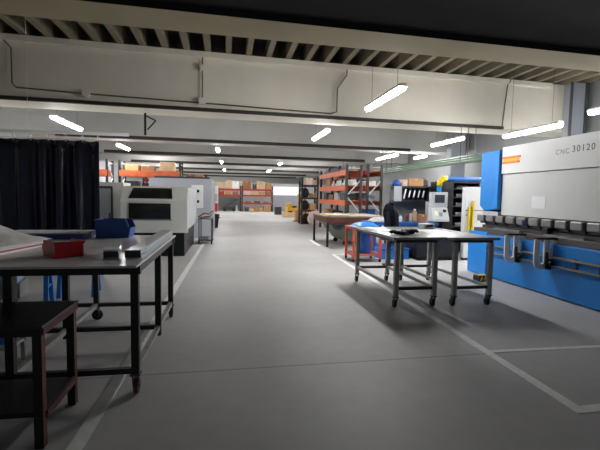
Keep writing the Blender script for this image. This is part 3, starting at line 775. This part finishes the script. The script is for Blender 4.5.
for k in range(5):
    t = thing('folder', 'black folder with a white spine leaning under the bench shelf, %s from the left' % ORD[k], 'folder', (4.58+k*.13, 10.42, 1.396), 0, g)
    Mr = Matrix.Rotation(.22, 3, 'Y')
    MB().box((.03, 0, .16), (.055, .22, .29), M=Mr).ob('cover', black, t)
    MB().box((.03, -.113, .17), (.035, .004, .18 if k else .26), M=Mr).ob('spine_label', paper, t)
g = 'goods on the bench upper shelf'
t = thing('helmet', 'rounded blue helmet on the left end of the bench upper shelf', 'helmet', (4.42, 10.46, 1.77), 0, g)
MB().lathe([(.11, 0), (.115, .06), (.1, .12), (.06, .16), (.01, .175)]).ob('shell', navyplastic, t, smooth=True)
MB().box((0, -.12, .01), (.16, .08, .012)).ob('peak', navyplastic, t)
carton(4.62, 10.46, 1.77, .14, .24, .17, pink, 'pinkish small box beside the blue helmet on the bench upper shelf', g)
carton(4.92, 10.46, 1.77, .42, .28, .2, card, 'open brown cardboard box in the middle of the bench upper shelf', g)
t = thing('tool_bag', 'black tool bag with a handle on the right end of the bench upper shelf', 'bag', (5.2, 10.46, 1.77), 0, g)
MB().box((0, 0, .085), (.2, .2, .17), taper=.8).ob('body', black, t, .02)
MB().tube([(-.06, 0, .165), (-.04, 0, .21), (.04, 0, .21), (.06, 0, .165)], .01).ob('handle', blackrub, t)
g = 'bottles and jars on the blue bench'
for k, (x, y, r, h, m, c, l) in enumerate(((4.3, 10.1, .035, .13, white, white, 'short white bottle on the blue bench, first from the left'), (4.46, 10.2, .045, .16, offwhite, ltgrey, 'stout white bottle on the blue bench, second from the left'), (4.64, 10.2, .04, .22, brownjar, redplastic, 'brown bottle with a red cap on the blue bench'), (4.77, 10.25, .04, .26, ltgrey, dkgrey, 'tall grey bottle on the blue bench beside the brown one'), (4.9, 10.3, .06, .33, card2, white, 'tall beige canister on the blue bench'))):
    t = thing('bottle', l, 'bottle', (x, y, .84), 0, g)
    MB().lathe([(r*.95, 0), (r, .01), (r, h*.7), (r*.45, h*.85)]).ob('body', m, t, smooth=False)
    MB().lathe([(r*.5, h*.85), (r*.5, h)]).ob('cap', c, t)
carton(4.93, 9.95, .84, .2, .16, .2, card3, 'small brown cardboard box at the right end of the blue bench', g)
heap('pile of white and dark rags on the left end of the blue bench', 'rag_pile', 'rags', 3.82, 10.1, .842, .46, .5, .12, mat('speckled rags', (190, 192, 196), .8, 0, .5, 40), 0, 12, 9)
t = thing('storage_crate', 'blue plastic crate on the floor in front of the blue bench', 'crate', (3.93, 9.45, 0))
MB().b2(-.35, .35, -.22, .22, 0, .02).b2(-.35, .35, -.22, -.2, .02, .26).b2(-.35, .35, .2, .22, .02, .26).b2(-.35, -.33, -.2, .2, .02, .26).b2(.33, .35, -.2, .2, .02, .26).ob('body', trestleblue, t)
for y in (-.23, .23): MB().b2(-.37, .37, y-.01, y+.01, .22, .26).ob('rim', navyplastic, t)
# jacket on a coat stand
t = thing('coat_stand', 'dark metal stand holding up the navy jacket', 'stand', (3.48, 8.45, 0))
MB().lathe([(.16, 0), (.16, .02), (.03, .04)]).ob('base', black, t)
MB().cyl((0, 0, .03), (0, 0, 1.22), .018).ob('pole', black, t)
t = thing('jacket', 'dark navy jacket draped upright on a stand behind the rolling tables', 'jacket', (3.48, 8.45, 0))
mb = MB(); n, k = 28, 14; rings = []
prof = [(.55, .225), (.62, .22), (.72, .205), (.82, .18), (.92, .165), (1.0, .16), (1.08, .165), (1.16, .16), (1.23, .14), (1.29, .105), (1.33, .07)]
for z, r in prof:
    f = (z-.55)/.78
    r *= .84
    rings.append([mb.bm.verts.new((r*math.cos(2*PI*j/n)*(1+.06*math.sin(7*2*PI*j/n+z*6)) + .03*math.sin(f*5)-.02, r*.72*math.sin(2*PI*j/n)*(1+.08*math.sin(5*2*PI*j/n+z*4)), z)) for j in range(n)])
for a, b in zip(rings, rings[1:]):
    for j in range(n): mb.bm.faces.new((a[j], a[(j+1) % n], b[(j+1) % n], b[j]))
bmesh.ops.solidify(mb.bm, geom=mb.bm.faces[:], thickness=.012)
mb.ob('body', jacketcloth, t, smooth=True)
for s in (-1, 1):
    MB().tube([(s*.07, -.03, 1.22), (s*.095, -.06, 1.1), (s*.10, -.08, .95), (s*.10, -.10, .78), (s*.11, -.10, .66)], .048, 10).ob('sleeve', jacketcloth, t, smooth=True)
MB().lathe([(.06, 1.30), (.065, 1.34), (.05, 1.37), (.045, 1.33)], n=16).ob('collar', jacketcloth, t, smooth=True)

# ------------------------------------------------------------------ console, tool cabinet and locker
t = thing('control_console', 'grey machine control console with screen on a blue swing arm with yellow elbow', 'control panel', (0, 0, 0))
MB().cyl((7.2, 9.3, 0), (7.2, 9.3, 2.03), .07).ob('arm_post', blue, t, smooth=False)
MB().cyl((5.2, 9.3, 1.93), (7.14, 9.3, 1.95), .06).ob('arm_tube', mat('arm blue', (24, 100, 190), .4), t)
MB().tube([(5.22, 9.3, 1.94), (5.13, 9.3, 1.93), (5.05, 9.3, 1.87), (5.03, 9.3, 1.76)], .066, 12).ob('elbow', yellow, t, smooth=True)
MB().cyl((5.03, 9.3, 1.60), (5.03, 9.3, 1.745), .055).ob('drop_tube', mat('drop blue', (20, 130, 190), .4), t)
Mx = Matrix.Rotation(-.06, 3, 'X')
o = MB().box((5.02, 9.3, 1.43), (.42, .14, .36)).ob('screen_housing', ltgrey, t, .012)
MB().box((5.02, 9.226, 1.45), (.25, .008, .19)).ob('screen', screenm, o)
o = MB().prism([(9.22, 1.245), (9.10, .96), (9.10, .91), (9.36, .91), (9.36, 1.245)], 4.80, 5.22, 'x').ob('keypad_housing', ltgrey, t, .01)
Mk = Matrix.Rotation(-.4, 3, 'X')
MB().cyl((5.12, 9.15, 1.16), (5.12, 9.20, 1.17), .035).ob('knob', black, o)
MB().box((4.9, 9.158, 1.11), (.09, .006, .12), M=Mk).ob('yellow_label', mat('pale yellow label', (226, 222, 180), .5), o)
MB().box((5.02, 9.148, 1.08), (.08, .006, .1), M=Mk).ob('key_block', midgrey, o)
t = thing('tool_cabinet', 'tall black open fronted tool cabinet behind the control console', 'cabinet', (0, 0, 0))
MB().b2(5.42, 5.45, 9.8, 10.5, 0, 1.86).b2(6.4, 6.43, 9.8, 10.5, 0, 1.86).b2(5.45, 6.4, 10.47, 10.5, 0, 1.86).b2(5.42, 6.43, 9.8, 10.5, 1.86, 1.9).ob('carcass', black, t)
MB().b2(5.45, 5.70, 9.8, 9.83, .0, 1.859).ob('door', mat('black cabinet door', (30, 31, 34), .5), t)
for z in (.4, .75, 1.02, 1.27, 1.5, 1.72): MB().b2(5.45, 6.4, 9.85, 10.46, z-.02, z).ob('shelf', dkgrey, t)
for k, z in enumerate((1.02, 1.27, 1.5, 1.72, .75)):
    t = thing('press_tool', 'grey steel press tools on the tool cabinet shelf, %s level up' % ['third', 'fourth', 'fifth', 'top', 'second'][k], 'tool', (6.02, 9.98, z), 0, 'press tools in the black cabinet')
    MB().prism([(-.05, 0), (.05, 0), (.05, .05), (.02, .09), (-.02, .09), (-.05, .05)], -.16, .14, 'x').ob('body', midsteel, t)
    MB().b2(-.08, .0, -.07, -.05, .03, .07).ob('clamp', brightsteel, t)
t = thing('white_locker', 'tall white cabinet with yellow guard bars left of the press brake', 'cabinet', (0, 0, 0))
MB().b2(5.52, 6.06, 8.95, 9.1, .06, 1.74).ob('body', white, t, .008)
MB().prism([(6.06, .06), (6.3, .06), (6.22, .7), (6.16, 1.74), (6.06, 1.74)], 8.96, 9.1, 'y').ob('side_cover', ltgrey, t)
MB().b2(5.53, 6.05, 8.945, 8.95, 1.18, 1.20).ob('seam', midgrey, t)
MB().b2(5.55, 6.0, 8.97, 9.08, 0, .06).ob('plinth', black, t)
for a, h in ((5.60, 1.28), (5.69, 1.42)): MB().bar((a, 8.92, .45), (a+.02, 8.92, h), .045, .03).ob('guard_bar', yellow, t)
MB().b2(5.645, 5.67, 8.91, 8.93, .45, 1.28).ob('bar_backing', mat('ochre backing', (150, 120, 40), .5), t)
MB().cyl((5.56, 8.93, 1.08), (5.56, 8.95, 1.08), .015).ob('lock', black, t)
t = thing('low_machine_bed', 'low black machine bed on the floor left of the white cabinet', 'machine', (0, 0, 0))
MB().b2(4.35, 5.38, 8.95, 9.65, .10, .66).ob('body', black, t, .01)
MB().b2(4.4, 5.3, 9.0, 9.6, 0, .10).ob('plinth', blackrub, t)
MB().b2(4.45, 5.3, 8.96, 9.4, .661, .70).ob('top_plate', ltgrey, t)
# green pipes overhead
for k, (x, z, r, l) in enumerate(((6.5, 2.48, .045, 'pale green overhead pipe, lowest of the three beside the black cabinet'), (6.72, 2.58, .05, 'pale green overhead pipe, middle one of the three'), (6.95, 2.7, .04, 'pale green overhead pipe, highest of the three'))):
    t = thing('overhead_pipe', l, 'pipe', (x, 0, z), 0, 'green pipes along the right side')
    MB().cyl((0, 9.6, 0), (0, 24, 0), r).ob('pipe', greenpipe, t, smooth=False)
    for y in (10.9, 17.0, 23.0): MB().cyl((0, y, r*.6), (0, y, 3.5-z), .01, n=6).ob('hanger', dkgrey, t)

# ------------------------------------------------------------------ press brake
t = thing('press_brake', 'large blue and white press brake machine along the right side', 'press brake', (0, 0, 0))
YA, YZ = 3.2, 7.0
MB().b2(4.82, 5.9, YA, 7.6, .02, .80).ob('lower_body', blue, t, .01)
MB().b2(4.80, 4.82, 7.02, 7.62, .02, .84).ob('end_cover', blue2, t, .005)
MB().b2(5.16, 5.9, YA, 7.62, .8, 2.3).ob('rear_frame', darksteel, t)
MB().b2(5.02, 5.16, YA, YZ, 1.93, 2.42).ob('top_panel', white, t, .006)
MB().b2(5.05, 5.16, YA, YZ, 1.17, 1.925).ob('ram', mat('ram grey white', (220, 222, 220), .4, 0, .02), t, .004)
# blue side housing with a rounded throat at its lower corner
arc = [(7.66 - .0, 1.26)]
side = [(7.01, 2.385), (7.01, 1.27), (7.42, 1.23), (7.57, 1.33), (7.57, 2.36)]
MB().prism(side, 4.98, 5.9, 'x').ob('side_housing', blue, t, .012)
MB().prism([(7.015, 2.3), (7.015, 1.3), (7.2, 1.26), (7.1, 1.5), (7.08, 1.8), (7.14, 2.3)], 4.972, 4.98, 'x').ob('housing_sheen', blue2, t)  # lighter curved sheen on the housing, a reflection put in as brighter blue
MB().b2(5.0, 5.9, 7.02, 7.5, 1.15, 1.225).ob('throat_plate', ltgrey, t)
MB().b2(5.06, 5.12, YA, 7.6, 1.13, 1.169).ob('clamp_rail', darksteel, t)
y = 7.55; k = 0
while y > YA:
    o = MB().prism([(4.985, 1.155), (5.14, 1.155), (5.14, 1.06), (5.02, 1.04), (4.985, 1.07)], 0, 0, 'y') if False else MB().box((5.055, y, 1.09), (.13, .22, .13)).ob('punch_clamp', midsteel, t, .02)
    MB().b2(5.06, 5.1, y-.09, y+.09, .985, 1.03).ob('punch', darksteel, o)
    y -= .29; k += 1
MB().b2(4.9, 5.16, YA, 7.6, .80, .90).ob('die_table', mat('die table steel', (98, 92, 88), .45, .4), t, .006)
MB().b2(5.02, 5.1, YA, 7.5, .90, .96).ob('die_rail', darksteel, t)
for ya, yb in ((6.3, 7.0), (5.0, 5.75), (3.4, 4.4)): MB().b2(4.91, 4.99, ya, yb, .901, .93).ob('die_block', brightsteel, t)
MB().b2(4.775, 4.80, YA, 7.0, .60, .625).b2(4.775, 4.80, YA, 7.0, .47, .495).ob('front_rail', mat('tan rail', (150, 142, 128), .45, .3), t)
for yy in (3.5, 4.6, 5.0, 6.9): MB().b2(4.8, 4.82, yy-.02, yy+.02, .45, .64).ob('rail_bracket', darksteel, t)
# front sheet supports with U shaped white plates
def support(yc):
    o = MB().b2(4.56, 4.95, yc-.03, yc+.05, .868, .898).ob('support_arm', black, t)
    n = 12; W = .13; w = .036; zt, zb = .87, .53
    outer = [(4.66 - W, zt)] + [(4.66 - W*math.cos(PI*i/n), zb - W*math.sin(PI*i/n)*.9) for i in range(n+1)] + [(4.66 + W, zt)]
    inner = [(4.66 + w, zt)] + [(4.66 + w*math.cos(PI*i/n), zb - w*math.sin(PI*i/n)*.9) for i in range(n+1)] + [(4.66 - w, zt)]
    m_ = MB(); A = []; B = []; C = []; D = []
    inn = inner[::-1]
    for yv, lo, li in ((yc-.012, A, B), (yc+.012, C, D)):
        for p in outer: lo.append(m_.bm.verts.new((p[0], yv, p[1])))
        for p in inn: li.append(m_.bm.verts.new((p[0], yv, p[1])))
    for i in range(len(outer)-1):
        m_.bm.faces.new((A[i], A[i+1], B[i+1], B[i])); m_.bm.faces.new((C[i], D[i], D[i+1], C[i+1]))
        m_.bm.faces.new((A[i], C[i], C[i+1], A[i+1])); m_.bm.faces.new((B[i], B[i+1], D[i+1], D[i]))
    m_.bm.faces.new((A[0], B[0], D[0], C[0])); m_.bm.faces.new((A[-1], C[-1], D[-1], B[-1]))
    m_.ob('u_plate', white, o)
    MB().b2(4.72, 4.80, yc-.05, yc+.05, .42, .68).ob('clamp_block', black, o)
    MB().b2(4.735, 4.80, yc-.062, yc-.05, .58, .76).ob('scale_plate', white, o)
    MB().cyl((4.76, yc-.1, .52), (4.76, yc-.05, .52), .035).ob('knob', black, o)
support(6.14); support(5.47)
MB().b2(4.95, 5.06, 5.72, 5.84, .90, 1.02).ob('finger_stop', black, t, .01)
MB().cyl((5.0, 6.32, 1.02), (5.0, 6.32, 1.11), .03).ob('blue_pin', navyplastic, t)
# badge and lettering
MB().b2(5.012, 5.02, 6.55, 6.95, 2.145, 2.2).ob('badge', logoy, t)
MB().b2(5.010, 5.02, 6.5, 6.97, 2.2, 2.235).b2(5.010, 5.02, 6.52, 6.98, 2.11, 2.145).ob('badge_stripe', logor, t)
def lettering(s, yc, z, h, m):
    cu = bpy.data.curves.new('lettering', 'FONT'); cu.body = s; cu.size = h*1.35; cu.extrude = .001
    cu.align_x = 'LEFT'; cu.space_character = 1.25
    tmp = bpy.data.objects.new('lettering', cu); COL.objects.link(tmp)
    bpy.context.view_layer.update()
    me = bpy.data.meshes.new_from_object(tmp.evaluated_get(bpy.context.evaluated_depsgraph_get()))
    bpy.data.objects.remove(tmp); bpy.data.curves.remove(cu)
    me.materials.clear(); me.materials.append(m)
    o = bpy.data.objects.new('lettering', me); COL.objects.link(o); o.parent = t
    o.matrix_local = Matrix(((0, 0, -1, 5.0185), (-1, 0, 0, yc), (0, 1, 0, z), (0, 0, 0, 1)))
    return o
lettering('CNC', 5.72, 2.165, .08, inkl)
lettering('30120', 5.41, 2.175, .098, inkd)
tag(MB().box((0, 0, 0), (.004, .3, .2)).ob('paper_notice', paper, None, loc=(5.047, 6.06, 1.42)), 'white paper notice fixed on the front of the press brake ram', 'notice')
t = thing('caution_box', 'small black and yellow striped box on the floor by the press brake', 'box', (4.48, 6.66, 0), .15)
MB().box((0, 0, .055), (.22, .16, .11)).ob('body', black, t, .008)
Ms = Matrix.Rotation(.5, 3, 'Y')
for k in (-.06, .01, .07): MB().box((k, -.081, .055), (.03, .004, .08), M=Ms).ob('stripe', yellow, t)
MB().box((0, 0, .1115), (.21, .15, .003)).ob('lid', yellow2, t)

# ------------------------------------------------------------------ render look
w = bpy.data.worlds.new('world'); SC.world = w; w.use_nodes = True
w.node_tree.nodes['Background'].inputs['Color'].default_value = (.5, .55, .62, 1)
w.node_tree.nodes['Background'].inputs['Strength'].default_value = .05
SC.view_settings.view_transform = 'Standard'; SC.view_settings.look = 'None'
SC.view_settings.gamma = 1; SC.view_settings.use_curve_mapping = False
SC.view_settings.exposure = 2.0
SC.cycles.use_denoising = True
SC.cycles.max_bounces = 8
SC.cycles.sample_clamp_indirect = 8
